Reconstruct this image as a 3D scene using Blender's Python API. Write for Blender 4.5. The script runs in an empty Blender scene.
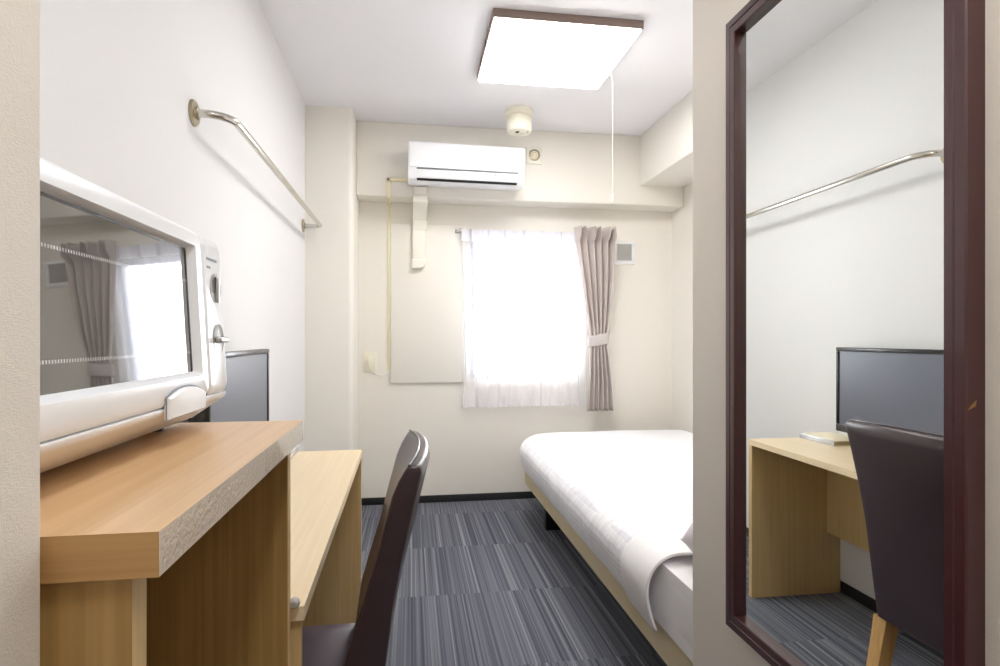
import bpy, bmesh, math, random
from mathutils import Vector, Matrix, noise
random.seed(4)
scene = bpy.context.scene
COL = scene.collection
PI = math.pi

# ------------------------------------------------------------------ helpers
def lin(c):
    return tuple(((v / 255) / 12.92 if v / 255 <= .04045 else ((v / 255 + .055) / 1.055) ** 2.4) for v in c) + (1,)

def link(o, parent=None):
    COL.objects.link(o)
    if parent is not None:
        o.parent = parent
        o.matrix_parent_inverse = Matrix.Translation(-parent.location) if parent.type == 'EMPTY' and parent.rotation_euler.z == 0 else Matrix()
    return o

def obj(name, bm, mat, parent=None, smooth=True, label=None, angle=40):
    bmesh.ops.recalc_face_normals(bm, faces=bm.faces[:])
    me = bpy.data.meshes.new(name)
    bm.to_mesh(me); bm.free()
    if smooth:
        me.polygons.foreach_set('use_smooth', [True] * len(me.polygons))
        try:
            me.set_sharp_from_angle(angle=math.radians(angle))
        except Exception:
            pass
    for m in (mat if isinstance(mat, (list, tuple)) else [mat]):
        me.materials.append(m)
    o = bpy.data.objects.new(name, me)
    # vertices are given in world metres; a child of an Empty keeps them there
    COL.objects.link(o)
    if parent is not None:
        o.parent = parent
        off = Vector((0, 0, 0)); p = parent
        while p is not None:
            off += Vector(p.location); p = p.parent
        me.transform(Matrix.Translation(-off))
    if label:
        o['label'] = label
    return o

def thing(name, label, cat, loc, group=None):
    o = bpy.data.objects.new(name, None)
    o.empty_display_size = .05
    o.location = loc
    COL.objects.link(o)
    o['label'] = label; o['category'] = cat
    if group: o['group'] = group
    return o

def tag(o, label, cat, group=None):
    o['label'] = label; o['category'] = cat
    if group: o['group'] = group
    return o

def struct(name, bm, mat, parent=None, smooth=True):
    o = obj(name, bm, mat, parent, smooth)
    if parent is None: o['kind'] = 'structure'
    return o

def BM(): return bmesh.new()

def box(bm, x0, x1, y0, y1, z0, z1, bev=0, seg=2, mi=0):
    r = bmesh.ops.create_cube(bm, size=1)
    vs = r['verts']
    for v in vs:
        v.co = Vector((x0 + (v.co.x + .5) * (x1 - x0), y0 + (v.co.y + .5) * (y1 - y0), z0 + (v.co.z + .5) * (z1 - z0)))
    fs = set(f for v in vs for f in v.link_faces)
    for f in fs: f.material_index = mi
    if bev > 0:
        es = list(set(e for v in vs for e in v.link_edges))
        bmesh.ops.bevel(bm, geom=es, offset=bev, segments=seg, profile=.5, affect='EDGES')
    return bm

def B(x0, x1, y0, y1, z0, z1, bev=0, seg=2):
    return box(BM(), x0, x1, y0, y1, z0, z1, bev, seg)

def tube(bm, pts, r, seg=14, cap=True):
    pts = [Vector(p) for p in pts]
    n = len(pts); rings = []
    up = None
    for i, p in enumerate(pts):
        t = (pts[min(i + 1, n - 1)] - pts[max(i - 1, 0)]).normalized()
        if up is None:
            up = t.orthogonal().normalized()
        up = (up - t * up.dot(t)).normalized()
        s = t.cross(up)
        rr = r[i] if isinstance(r, (list, tuple)) else r
        rings.append([bm.verts.new(p + rr * (math.cos(2 * PI * k / seg) * up + math.sin(2 * PI * k / seg) * s)) for k in range(seg)])
    for a, b in zip(rings, rings[1:]):
        for k in range(seg):
            bm.faces.new((a[k], a[(k + 1) % seg], b[(k + 1) % seg], b[k]))
    if cap:
        bm.faces.new(rings[0][::-1]); bm.faces.new(rings[-1])
    return bm

def lathe(bm, centre, axis, prof, seg=32):
    """prof: list of (radius, distance along axis)."""
    c = Vector(centre); a = Vector(axis).normalized()
    u = a.orthogonal().normalized(); w = a.cross(u)
    rings = []
    for r, h in prof:
        if r < 1e-6:
            rings.append([bm.verts.new(c + a * h)])
        else:
            rings.append([bm.verts.new(c + a * h + r * (math.cos(2 * PI * k / seg) * u + math.sin(2 * PI * k / seg) * w)) for k in range(seg)])
    for A, Bq in zip(rings, rings[1:]):
        if len(A) == 1 and len(Bq) == 1: continue
        for k in range(seg):
            k2 = (k + 1) % seg
            if len(A) == 1: bm.faces.new((A[0], Bq[k], Bq[k2]))
            elif len(Bq) == 1: bm.faces.new((A[k], A[k2], Bq[0]))
            else: bm.faces.new((A[k], A[k2], Bq[k2], Bq[k]))
    if len(rings[0]) > 1: bm.faces.new(rings[0][::-1])
    if len(rings[-1]) > 1: bm.faces.new(rings[-1])
    return bm

def prism(bm, poly, axis, a0, a1, bev=0, seg=2):
    """extrude polygon along x / y / z. poly in the two other axes (in order)."""
    def P(p, a):
        if axis == 'x': return Vector((a, p[0], p[1]))
        if axis == 'y': return Vector((p[0], a, p[1]))
        return Vector((p[0], p[1], a))
    A = [bm.verts.new(P(p, a0)) for p in poly]
    Bq = [bm.verts.new(P(p, a1)) for p in poly]
    n = len(poly)
    fs = [bm.faces.new(A[::-1]), bm.faces.new(Bq)]
    for i in range(n):
        fs.append(bm.faces.new((A[i], A[(i + 1) % n], Bq[(i + 1) % n], Bq[i])))
    if bev:
        es = list(set(e for f in fs for e in f.edges))
        bmesh.ops.bevel(bm, geom=es, offset=bev, segments=seg, profile=.5, affect='EDGES')
    return bm

def grid(bm, nu, nv, fn, close_u=False):
    V = [[bm.verts.new(fn(i / nu, j / nv)) for i in range(nu + 1)] for j in range(nv + 1)]
    for j in range(nv):
        for i in range(nu):
            bm.faces.new((V[j][i], V[j][i + 1], V[j + 1][i + 1], V[j + 1][i]))
    return V

def solidify(o, t, offset=0):
    m = o.modifiers.new('thickness', 'SOLIDIFY'); m.thickness = t; m.offset = offset
    return o

def interp(tab, t):
    if t <= tab[0][0]: return tab[0][1]
    for (a, va), (b, vb) in zip(tab, tab[1:]):
        if t <= b:
            k = (t - a) / (b - a)
            return va + (vb - va) * k
    return tab[-1][1]

# ------------------------------------------------------------------ materials
def newmat(name):
    m = bpy.data.materials.new(name); m.use_nodes = True
    nt = m.node_tree
    return m, nt, nt.nodes['Principled BSDF']

def simple(name, rgb, rough=.5, metal=0, coat=0, spec=.5, bump=None, sheen=0):
    m, nt, p = newmat(name)
    p.inputs['Base Color'].default_value = lin(rgb)
    p.inputs['Roughness'].default_value = rough
    p.inputs['Metallic'].default_value = metal
    p.inputs['Coat Weight'].default_value = coat
    p.inputs['Specular IOR Level'].default_value = spec
    p.inputs['Sheen Weight'].default_value = sheen
    if bump:
        scale, strength, dist = bump
        n = nt.nodes.new('ShaderNodeTexNoise'); n.inputs['Scale'].default_value = scale; n.inputs['Detail'].default_value = 3
        tc = nt.nodes.new('ShaderNodeTexCoord'); nt.links.new(tc.outputs['Object'], n.inputs['Vector'])
        b = nt.nodes.new('ShaderNodeBump'); b.inputs['Strength'].default_value = strength; b.inputs['Distance'].default_value = dist
        nt.links.new(n.outputs['Fac'], b.inputs['Height']); nt.links.new(b.outputs['Normal'], p.inputs['Normal'])
    return m

def math_node(nt, op, a, b=None):
    n = nt.nodes.new('ShaderNodeMath'); n.operation = op
    for i, v in enumerate((a, b)):
        if v is None: continue
        if isinstance(v, (int, float)): n.inputs[i].default_value = v
        else: nt.links.new(v, n.inputs[i])
    return n.outputs[0]

def wallpaper(name, rgb, weave=1.0):
    m, nt, p = newmat(name)
    p.inputs['Roughness'].default_value = .75
    p.inputs['Specular IOR Level'].default_value = .3
    tc = nt.nodes.new('ShaderNodeTexCoord')
    hs = []
    for sc in ((260, 260, 900), (900, 900, 260)):
        mp = nt.nodes.new('ShaderNodeMapping'); mp.inputs['Scale'].default_value = sc
        nt.links.new(tc.outputs['Object'], mp.inputs['Vector'])
        n = nt.nodes.new('ShaderNodeTexNoise'); n.inputs['Scale'].default_value = 1; n.inputs['Detail'].default_value = 2
        nt.links.new(mp.outputs['Vector'], n.inputs['Vector'])
        hs.append(n.outputs['Fac'])
    h = math_node(nt, 'ADD', hs[0], hs[1])
    b = nt.nodes.new('ShaderNodeBump'); b.inputs['Strength'].default_value = .35 * weave; b.inputs['Distance'].default_value = .0012
    nt.links.new(h, b.inputs['Height']); nt.links.new(b.outputs['Normal'], p.inputs['Normal'])
    r = nt.nodes.new('ShaderNodeMix'); r.data_type = 'RGBA'
    c = lin(rgb)
    r.inputs[6].default_value = tuple(v * .95 for v in c[:3]) + (1,); r.inputs[7].default_value = tuple(min(1, v * 1.03) for v in c[:3]) + (1,)
    nt.links.new(math_node(nt, 'MULTIPLY', h, .5), r.inputs[0]); nt.links.new(r.outputs[2], p.inputs['Base Color'])
    return m

def wood(name, light, dark, axis='y', rough=.38, spec=.5, coat=.0):
    m, nt, p = newmat(name)
    tc = nt.nodes.new('ShaderNodeTexCoord')
    mp = nt.nodes.new('ShaderNodeMapping')
    a = [110, 110, 110]; a['xyz'.index(axis)] = 2.2
    mp.inputs['Scale'].default_value = a
    nt.links.new(tc.outputs['Object'], mp.inputs['Vector'])
    n = nt.nodes.new('ShaderNodeTexNoise'); n.inputs['Scale'].default_value = 1; n.inputs['Detail'].default_value = 5; n.inputs['Distortion'].default_value = .35
    nt.links.new(mp.outputs['Vector'], n.inputs['Vector'])
    mp2 = nt.nodes.new('ShaderNodeMapping')
    a2 = [9, 9, 9]; a2['xyz'.index(axis)] = .7
    mp2.inputs['Scale'].default_value = a2
    nt.links.new(tc.outputs['Object'], mp2.inputs['Vector'])
    n2 = nt.nodes.new('ShaderNodeTexNoise'); n2.inputs['Scale'].default_value = 1; n2.inputs['Detail'].default_value = 2
    nt.links.new(mp2.outputs['Vector'], n2.inputs['Vector'])
    f = math_node(nt, 'ADD', math_node(nt, 'MULTIPLY', n.outputs['Fac'], .65), math_node(nt, 'MULTIPLY', n2.outputs['Fac'], .35))
    cr = nt.nodes.new('ShaderNodeValToRGB')
    cr.color_ramp.elements[0].position = .34; cr.color_ramp.elements[0].color = lin(dark)
    cr.color_ramp.elements[1].position = .62; cr.color_ramp.elements[1].color = lin(light)
    nt.links.new(f, cr.inputs['Fac']); nt.links.new(cr.outputs['Color'], p.inputs['Base Color'])
    p.inputs['Roughness'].default_value = rough
    p.inputs['Specular IOR Level'].default_value = spec
    p.inputs['Coat Weight'].default_value = coat
    b = nt.nodes.new('ShaderNodeBump'); b.inputs['Strength'].default_value = .12; b.inputs['Distance'].default_value = .001
    nt.links.new(n.outputs['Fac'], b.inputs['Height']); nt.links.new(b.outputs['Normal'], p.inputs['Normal'])
    return m

def carpet():
    m, nt, p = newmat('striped_carpet')
    tc = nt.nodes.new('ShaderNodeTexCoord')
    sp = nt.nodes.new('ShaderNodeSeparateXYZ'); nt.links.new(tc.outputs['Object'], sp.inputs[0])
    X, Y = sp.outputs[0], sp.outputs[1]
    TL = .575
    row = math_node(nt, 'FLOOR', math_node(nt, 'DIVIDE', math_node(nt, 'SUBTRACT', Y, 3.665), TL))
    colm = math_node(nt, 'FLOOR', math_node(nt, 'DIVIDE', math_node(nt, 'SUBTRACT', X, .12), TL))
    tile = math_node(nt, 'ADD', math_node(nt, 'MULTIPLY', row, 13.37), math_node(nt, 'MULTIPLY', colm, 5.77))
    outs = []
    for s in (95, 240):
        cb = nt.nodes.new('ShaderNodeCombineXYZ')
        nt.links.new(math_node(nt, 'MULTIPLY', X, s), cb.inputs[0])
        nt.links.new(tile, cb.inputs[1])
        nt.links.new(math_node(nt, 'MULTIPLY', Y, .25), cb.inputs[2])
        n = nt.nodes.new('ShaderNodeTexNoise'); n.inputs['Scale'].default_value = 1; n.inputs['Detail'].default_value = 1
        nt.links.new(cb.outputs[0], n.inputs['Vector']); outs.append(n.outputs['Fac'])
    f = math_node(nt, 'ADD', math_node(nt, 'MULTIPLY', outs[0], .55), math_node(nt, 'MULTIPLY', outs[1], .45))
    mp = nt.nodes.new('ShaderNodeMapping'); mp.inputs['Scale'].default_value = (420, 150, 300)
    nt.links.new(tc.outputs['Object'], mp.inputs['Vector'])
    n3 = nt.nodes.new('ShaderNodeTexNoise'); n3.inputs['Scale'].default_value = 1; n3.inputs['Detail'].default_value = 2
    nt.links.new(mp.outputs['Vector'], n3.inputs['Vector'])
    f2 = math_node(nt, 'ADD', f, math_node(nt, 'MULTIPLY', math_node(nt, 'SUBTRACT', n3.outputs['Fac'], .5), .10))
    cr = nt.nodes.new('ShaderNodeValToRGB')
    E = cr.color_ramp.elements
    E[0].position = .33; E[0].color = lin((66, 69, 79))
    E[1].position = .70; E[1].color = lin((152, 153, 155))
    for pos, c in ((.43, (87, 90, 101)), (.52, (102, 105, 114)), (.60, (118, 120, 127))):
        e = E.new(pos); e.color = lin(c)
    nt.links.new(f2, cr.inputs['Fac']); nt.links.new(cr.outputs['Color'], p.inputs['Base Color'])
    p.inputs['Roughness'].default_value = .95; p.inputs['Specular IOR Level'].default_value = .15
    b = nt.nodes.new('ShaderNodeBump'); b.inputs['Strength'].default_value = .5; b.inputs['Distance'].default_value = .003
    nt.links.new(f2, b.inputs['Height']); nt.links.new(b.outputs['Normal'], p.inputs['Normal'])
    return m

def thin_glass():
    m, nt, p = newmat('window_glass')
    nt.nodes.remove(p)
    out = nt.nodes['Material Output']
    t = nt.nodes.new('ShaderNodeBsdfTransparent'); g = nt.nodes.new('ShaderNodeBsdfGlossy'); g.inputs['Roughness'].default_value = .01
    fr = nt.nodes.new('ShaderNodeFresnel'); fr.inputs['IOR'].default_value = 1.45
    mx = nt.nodes.new('ShaderNodeMixShader')
    nt.links.new(fr.outputs[0], mx.inputs[0]); nt.links.new(t.outputs[0], mx.inputs[1]); nt.links.new(g.outputs[0], mx.inputs[2])
    nt.links.new(mx.outputs[0], out.inputs[0])
    return m

def sheer_mat():
    m, nt, p = newmat('sheer_voile')
    nt.nodes.remove(p)
    out = nt.nodes['Material Output']
    t = nt.nodes.new('ShaderNodeBsdfTransparent')
    tr = nt.nodes.new('ShaderNodeBsdfTranslucent'); tr.inputs['Color'].default_value = (.93, .93, .97, 1)
    d = nt.nodes.new('ShaderNodeBsdfDiffuse'); d.inputs['Color'].default_value = (.9, .9, .94, 1)
    a = nt.nodes.new('ShaderNodeMixShader'); a.inputs[0].default_value = .55
    nt.links.new(tr.outputs[0], a.inputs[1]); nt.links.new(d.outputs[0], a.inputs[2])
    mx = nt.nodes.new('ShaderNodeMixShader'); mx.inputs[0].default_value = .52
    nt.links.new(t.outputs[0], mx.inputs[1]); nt.links.new(a.outputs[0], mx.inputs[2])
    nt.links.new(mx.outputs[0], out.inputs[0])
    return m

def cloth_translucent(name, rgb, trans=.25):
    m, nt, p = newmat(name)
    out = nt.nodes['Material Output']
    p.inputs['Base Color'].default_value = lin(rgb); p.inputs['Roughness'].default_value = .85; p.inputs['Specular IOR Level'].default_value = .2
    tr = nt.nodes.new('ShaderNodeBsdfTranslucent'); tr.inputs['Color'].default_value = lin(rgb)
    mx = nt.nodes.new('ShaderNodeMixShader'); mx.inputs[0].default_value = trans
    nt.links.new(p.outputs[0], mx.inputs[1]); nt.links.new(tr.outputs[0], mx.inputs[2]); nt.links.new(mx.outputs[0], out.inputs[0])
    return m

def emit(name, rgb, strength):
    m, nt, p = newmat(name)
    p.inputs['Base Color'].default_value = lin((245, 245, 245))
    p.inputs['Emission Color'].default_value = lin(rgb); p.inputs['Emission Strength'].default_value = strength
    return m

def striped_linen():
    m, nt, p = newmat('white_striped_linen')
    p.inputs['Roughness'].default_value = .8; p.inputs['Specular IOR Level'].default_value = .25
    p.inputs['Sheen Weight'].default_value = .15
    tc = nt.nodes.new('ShaderNodeTexCoord')
    sp = nt.nodes.new('ShaderNodeSeparateXYZ'); nt.links.new(tc.outputs['Object'], sp.inputs[0])
    arc = math_node(nt, 'SUBTRACT', sp.outputs[0], sp.outputs[2])      # runs over the shoulder of the mattress
    s = math_node(nt, 'SINE', math_node(nt, 'MULTIPLY', arc, 2 * PI / .024))
    s = math_node(nt, 'GREATER_THAN', s, .25)
    mix = nt.nodes.new('ShaderNodeMix'); mix.data_type = 'RGBA'
    mix.inputs[6].default_value = lin((238, 238, 241)); mix.inputs[7].default_value = lin((224, 224, 230))
    nt.links.new(s, mix.inputs[0]); nt.links.new(mix.outputs[2], p.inputs['Base Color'])
    n = nt.nodes.new('ShaderNodeTexNoise'); n.inputs['Scale'].default_value = 9; n.inputs['Detail'].default_value = 4
    mp = nt.nodes.new('ShaderNodeMapping'); mp.inputs['Scale'].default_value = (.7, 1.6, 1)
    nt.links.new(tc.outputs['Object'], mp.inputs['Vector']); nt.links.new(mp.outputs[0], n.inputs['Vector'])
    h = math_node(nt, 'ADD', math_node(nt, 'MULTIPLY', s, .05), n.outputs['Fac'])
    b = nt.nodes.new('ShaderNodeBump'); n4 = nt.nodes.new('ShaderNodeTexNoise'); n4.inputs['Scale'].default_value = 1; n4.inputs['Detail'].default_value = 2
    mp4 = nt.nodes.new('ShaderNodeMapping'); mp4.inputs['Scale'].default_value = (8, 26, 7)
    nt.links.new(tc.outputs['Object'], mp4.inputs['Vector']); nt.links.new(mp4.outputs[0], n4.inputs['Vector'])
    h = math_node(nt, 'ADD', h, math_node(nt, 'MULTIPLY', n4.outputs['Fac'], .45))
    b.inputs['Strength'].default_value = .5; b.inputs['Distance'].default_value = .025
    nt.links.new(h, b.inputs['Height']); nt.links.new(b.outputs['Normal'], p.inputs['Normal'])
    return m

def oven_glass():
    """dark door glass with the perforated screen's bright dot rows showing through"""
    m, nt, p = newmat('oven_door_glass')
    tc = nt.nodes.new('ShaderNodeTexCoord')
    sp = nt.nodes.new('ShaderNodeSeparateXYZ'); nt.links.new(tc.outputs['Object'], sp.inputs[0])
    Yc, Z = sp.outputs[1], sp.outputs[2]
    dots = None
    for z0 in (ROW_HI, ROW_LO):
        dz = math_node(nt, 'ABSOLUTE', math_node(nt, 'SUBTRACT', Z, z0))
        inz = math_node(nt, 'LESS_THAN', dz, .0016)
        fy = math_node(nt, 'FRACT', math_node(nt, 'MULTIPLY', Yc, 1 / .0042))
        on = math_node(nt, 'MULTIPLY', inz, math_node(nt, 'LESS_THAN', fy, .55))
        dots = on if dots is None else math_node(nt, 'ADD', dots, on)
    mix = nt.nodes.new('ShaderNodeMix'); mix.data_type = 'RGBA'
    mix.inputs[6].default_value = lin((64, 62, 58)); mix.inputs[7].default_value = lin((190, 190, 194))
    nt.links.new(dots, mix.inputs[0]); nt.links.new(mix.outputs[2], p.inputs['Base Color'])
    p.inputs['Roughness'].default_value = .02; p.inputs['IOR'].default_value = 2.1
    p.inputs['Coat Weight'].default_value = .6; p.inputs['Coat Roughness'].default_value = .01
    return m

MWX, MWY, MWZ = -.30, .71, .969         # microwave base point
ROW_HI, ROW_LO = 1.1755 - MWZ, 1.0795 - MWZ

M_WALL = wallpaper('cream_wallpaper', (234, 231, 224))
M_WALLL = wallpaper('left_wallpaper_lit', (229, 229, 230))  # cream paper again, with the left wall's whiter light put into its colour
M_ENTRY = wallpaper('woven_wallpaper', (226, 219, 209), .8)
M_CEIL = wallpaper('white_ceiling_paper', (240, 240, 244), .6)
M_CARPET = carpet()
M_BASE = simple('black_skirting', (38, 38, 40), .45)
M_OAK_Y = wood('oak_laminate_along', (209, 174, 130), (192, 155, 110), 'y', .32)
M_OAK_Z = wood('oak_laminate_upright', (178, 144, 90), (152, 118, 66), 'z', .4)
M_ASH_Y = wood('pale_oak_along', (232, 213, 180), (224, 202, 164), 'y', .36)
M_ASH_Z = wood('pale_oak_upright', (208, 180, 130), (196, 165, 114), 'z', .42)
M_EDGE = simple('glossy_edge_band', (224, 206, 184), .16, coat=1, spec=.9, bump=(190, .9, .0016))  # base lightened so the bright reflection on the edge is in its colour
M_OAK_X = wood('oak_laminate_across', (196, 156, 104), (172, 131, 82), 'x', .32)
M_LEG = wood('beech_leg', (222, 180, 120), (200, 154, 95), 'z', .35)
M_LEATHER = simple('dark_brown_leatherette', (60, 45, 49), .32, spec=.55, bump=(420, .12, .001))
M_SEAT = simple('leatherette_seat_sheen', (76, 63, 74), .42, spec=.55, bump=(420, .12, .001))  # same leatherette, with the seat's lilac sheen put into the base colour
M_PLASTIC = simple('white_appliance_plastic', (236, 238, 242), .28)
M_CREAMP = simple('cream_plastic', (236, 232, 215), .4)
M_COND = simple('yellowed_plastic', (234, 226, 192), .4)
M_DUCT = simple('ivory_duct_plastic', (236, 234, 224), .4)
M_GREYP = simple('grey_plastic', (172, 170, 166), .35)
M_DARKP = simple('black_plastic', (22, 22, 25), .3)
M_CHROME = simple('polished_steel', (205, 202, 194), .16, metal=1)
M_SILVER = simple('satin_silver', (190, 190, 192), .3, metal=1)
M_BRASS = simple('warm_steel', (170, 160, 138), .28, metal=1)
M_FRAME = simple('dark_red_lacquer', (66, 29, 32), .32, spec=.6, coat=.3)
M_MIRROR = simple('mirror_silver', (240, 243, 241), .0, metal=1)
M_GLASS = thin_glass()
M_ALU = simple('grey_aluminium', (128, 132, 150), .4, metal=.3)
M_SHEER = sheer_mat()
M_TAPE = cloth_translucent('voile_header_tape', (236, 236, 244), .22)
M_DRAPE = cloth_translucent('taupe_curtain_cloth', (217, 209, 205), .25)
M_TIE = cloth_translucent('taupe_tieback_cloth', (208, 202, 201), .1)
M_LINEN = striped_linen()
M_SHEET = simple('white_cotton', (238, 237, 238), .85, spec=.2, bump=(14, .25, .01))
M_PILLOW = simple('white_pillowcase', (236, 230, 234), .85, spec=.2, bump=(16, .25, .01))
M_RAIL = simple('beige_bed_board', (208, 194, 158), .5, bump=(120, .1, .001))
M_BEDLEG = simple('black_bed_leg', (30, 30, 34), .4)
M_LAMPRIM = simple('brown_lamp_rim', (138, 120, 113), .45)
M_DIFF = emit('lit_diffuser', (255, 252, 248), 5.5)
M_SCREEN = simple('matt_screen_reflection', (80, 84, 100), .34, spec=.8)  # grey-blue reflection on the dark screen painted into its base colour
M_OVEN = oven_glass()
M_INNER = simple('grey_grille', (205, 205, 203), .5)
M_SCUFF = simple('bare_wood_chip', (150, 112, 62), .6)
M_PAPER = simple('cream_card', (226, 216, 190), .6)
M_SPINE = simple('silver_spine', (205, 208, 216), .25, metal=.4)
M_OLIVE = simple('olive_page_block', (172, 156, 112), .7)  # brownish-olive side of the folder
M_PRINT = simple('grey_print', (120, 122, 130), .5)

# ------------------------------------------------------------------ room dimensions (metres)
XL, XR, YB, ZC = -.609, 1.829, 3.938, 2.449
XM, YM = .626, 1.247            # mirror wall face and its far corner
XS, YS = -.235, .421            # left entry stub face and its far corner
YBEAM, ZBEAM = 3.757, 1.985
WX0, WX1, WZ0, WZ1 = .395, 1.166, .818, 1.738   # window opening

struct('floor', B(-.9, 2.1, -1.4, 4.2, -.1, 0), M_CARPET)
struct('ceiling', B(-.9, 2.1, -1.4, 4.2, ZC, ZC + .1), M_CEIL)
struct('wall_left', B(XL - .15, XL, YS, 4.2, 0, ZC), M_WALLL)
struct('wall_entry_left', B(XL - .15, XS, -1.3, YS, 0, ZC, .006, 3), M_ENTRY)
struct('wall_entry_right', B(XM, XR + .15, -1.3, YM, 0, ZC, .007, 3), M_ENTRY)
struct('wall_right', B(XR, XR + .15, YM, 4.2, 0, ZC), M_WALL)
struct('wall_entry', B(-.9, 2.1, -1.4, -1.3, 0, ZC), M_ENTRY)
bm = BM()
YBO = YB + .2
box(bm, XL, WX0, YB, YBO, 0, ZC); box(bm, WX1, XR, YB, YBO, 0, ZC)
box(bm, WX0, WX1, YB, YBO, 0, WZ0); box(bm, WX0, WX1, YB, YBO, WZ1, ZC)
struct('wall_back', bm, M_WALL)
struct('trim_1', B(-.338, XR, YBEAM, YB, ZBEAM, ZC, .008, 3), M_WALL)            # beam across the window wall
struct('trim_2', B(1.518, XR, YM, YBEAM, 2.112, ZC, .008, 3), M_WALL)            # boxed-in soffit on the right
bm = BM()
pl = [(XL, YB), (XL, 3.553)]
for k in range(9):
    a = -PI / 2 + PI / 2 * k / 8
    pl.append((-.338 - .03 + .03 * math.cos(a), 3.553 + .03 + .03 * math.sin(a)))
pl.append((-.338, YB))
prism(bm, pl, 'z', 0, ZC)
struct('trim_3', bm, M_WALL)                                                       # corner pillar
struct('trim_4', B(-.133, WX0 - .03, YB - .020, YB, .798, 1.842, .003, 2), M_WALL)      # boarded panel left of the window
# skirtings
BH = .047
struct('baseboard_back', B(-.338, XR, YB - .009, YB, 0, BH, .002), M_BASE)
bm = BM(); box(bm, XL, XL + .009, .98, 3.553, 0, BH, .002); struct('baseboard_left', bm, M_BASE)
bm = BM(); box(bm, XL, -.338, 3.544, 3.553, 0, BH, .002); box(bm, -.338, -.329, 3.544, YB - .009, 0, BH, .002); struct('baseboard_pillar', bm, M_BASE)
struct('baseboard_right', B(XR - .009, XR, YM, YB - .009, 0, BH, .002), M_BASE)
# window
win = bpy.data.objects.new('window_1', None); COL.objects.link(win); win.location = ((WX0 + WX1) / 2, YB + .08, WZ0); win['kind'] = 'structure'
bm = BM(); fw = .03
YF0, YF1 = YB + .05, YB + .11
box(bm, WX0, WX0 + fw, YF0, YF1, WZ0, WZ1); box(bm, WX1 - fw, WX1, YF0, YF1, WZ0, WZ1)
box(bm, WX0 + fw, WX1 - fw, YF0, YF1, WZ0, WZ0 + fw); box(bm, WX0 + fw, WX1 - fw, YF0, YF1, WZ1 - fw, WZ1)
obj('window_frame', bm, M_ALU, win)
obj('window_pane', B(WX0 + fw, WX1 - fw, YB + .078, YB + .082, WZ0 + fw, WZ1 - fw), M_GLASS, win)
obj('window_latch', B(.60, .66, YF0 - .012, YF0, WZ0 + .004, WZ0 + .02, .003), M_DARKP, win)

# ------------------------------------------------------------------ curtains
t = thing('curtain_rail', 'slim metal curtain rail above the window, its end showing left of the sheer', 'curtain rail', (.83, 3.91, 1.80))
obj('rail', B(.30, 1.375, 3.905, 3.920, 1.797, 1.812, .003), M_SILVER, t)
for x in (.325, 1.35):
    bm = BM(); box(bm, x - .012, x + .012, 3.905, YB, 1.812, 1.820, .001); box(bm, x - .012, x + .012, 3.93, YB, 1.79, 1.822, .001)
    obj('bracket', bm, M_SILVER, t)
obj('end_cap', B(.292, .302, 3.902, 3.923, 1.793, 1.816, .002), M_GREYP, t)

SX0, SX1, SZ0, SZ1 = .333, 1.172, .634, 1.796
def sheer_fn(z0, z1, amp):
    def fn(u, v):
        z = z0 + (z1 - z0) * v
        h = (z - SZ0) / (SZ1 - SZ0)
        a = amp * (.55 + .45 * (1 - h))
        ph = u * 2 * PI * 7
        y = 3.882 - a * (math.sin(ph) * .6 + .35 * math.sin(2.3 * ph + 1.1) + .25 * math.sin(.55 * ph + 2 + h))
        x = SX0 + (SX1 - SX0) * u + .006 * math.sin(ph * 1.7 + 4 * h)
        return Vector((x, y, z))
    return fn
t = thing('sheer_curtain', 'white sheer curtain drawn across the bright window', 'curtain', (.75, 3.88, SZ0))
bm = BM(); grid(bm, 220, 24, sheer_fn(SZ0, 1.735, .022)); obj('voile', bm, M_SHEER, t, angle=180)
bm = BM()
def hdr(u, v):
    p = sheer_fn(1.735, 1.811, .010)(u, v)
    k = (u * 7.0) % 1.0
    p.y += -.006 - .030 * math.exp(-((k - .5) / .06) ** 2)
    return p
grid(bm, 420, 4, hdr); obj('header_tape', bm, M_TAPE, t, angle=180)
bm = BM()
def hem(u, v):
    p = sheer_fn(SZ0, SZ0 + .035, .022)(u, v); p.y -= .0015; return p
grid(bm, 220, 2, hem); obj('hem', bm, M_SHEER, t, angle=180)

t = thing('drape_curtain', 'taupe pleated curtain tied back at the right side of the window', 'curtain', (1.25, 3.83, .605))
LE = [(.605, 1.163), (.80, 1.176), (1.045, 1.185), (1.12, 1.185), (1.3, 1.155), (1.55, 1.118), (1.745, 1.090), (1.835, 1.083)]
RE = [(.605, 1.352), (.80, 1.338), (1.045, 1.306), (1.12, 1.306), (1.3, 1.332), (1.55, 1.354), (1.745, 1.362), (1.835, 1.364)]
def drape(u, v):
    z = .605 + 1.23 * v
    l, r = interp(LE, z), interp(RE, z)
    pinch = math.exp(-((z - 1.08) / .10) ** 2)
    a = (.026 + .012 * math.exp(-((z - 1.80) / .06) ** 2)) * (1 - .62 * pinch)
    ph = u * 2 * PI * 5.5
    lean = .012 * max(0, (z - 1.74) / .09) * math.sin(ph * .5)
    x = l + (r - l) * (u + .012 * math.sin(ph * 2 + z * 3)) + lean
    s = math.sin(ph + .4 * math.sin(z * 2.1))
    y = 3.808 - a * (s * (.75 + .25 * abs(s))) - .02 * math.sin(PI * u) * pinch
    if z > 1.74:
        y -= .034 * math.exp(-(((u * 5.5) % 1 - .25) / .12) ** 2)
    return Vector((x, y, z))
bm = BM(); grid(bm, 170, 64, drape)
solidify(obj('cloth', bm, M_DRAPE, t, angle=180), .003)
bm = BM()
seg = 40; rings = []
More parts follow.
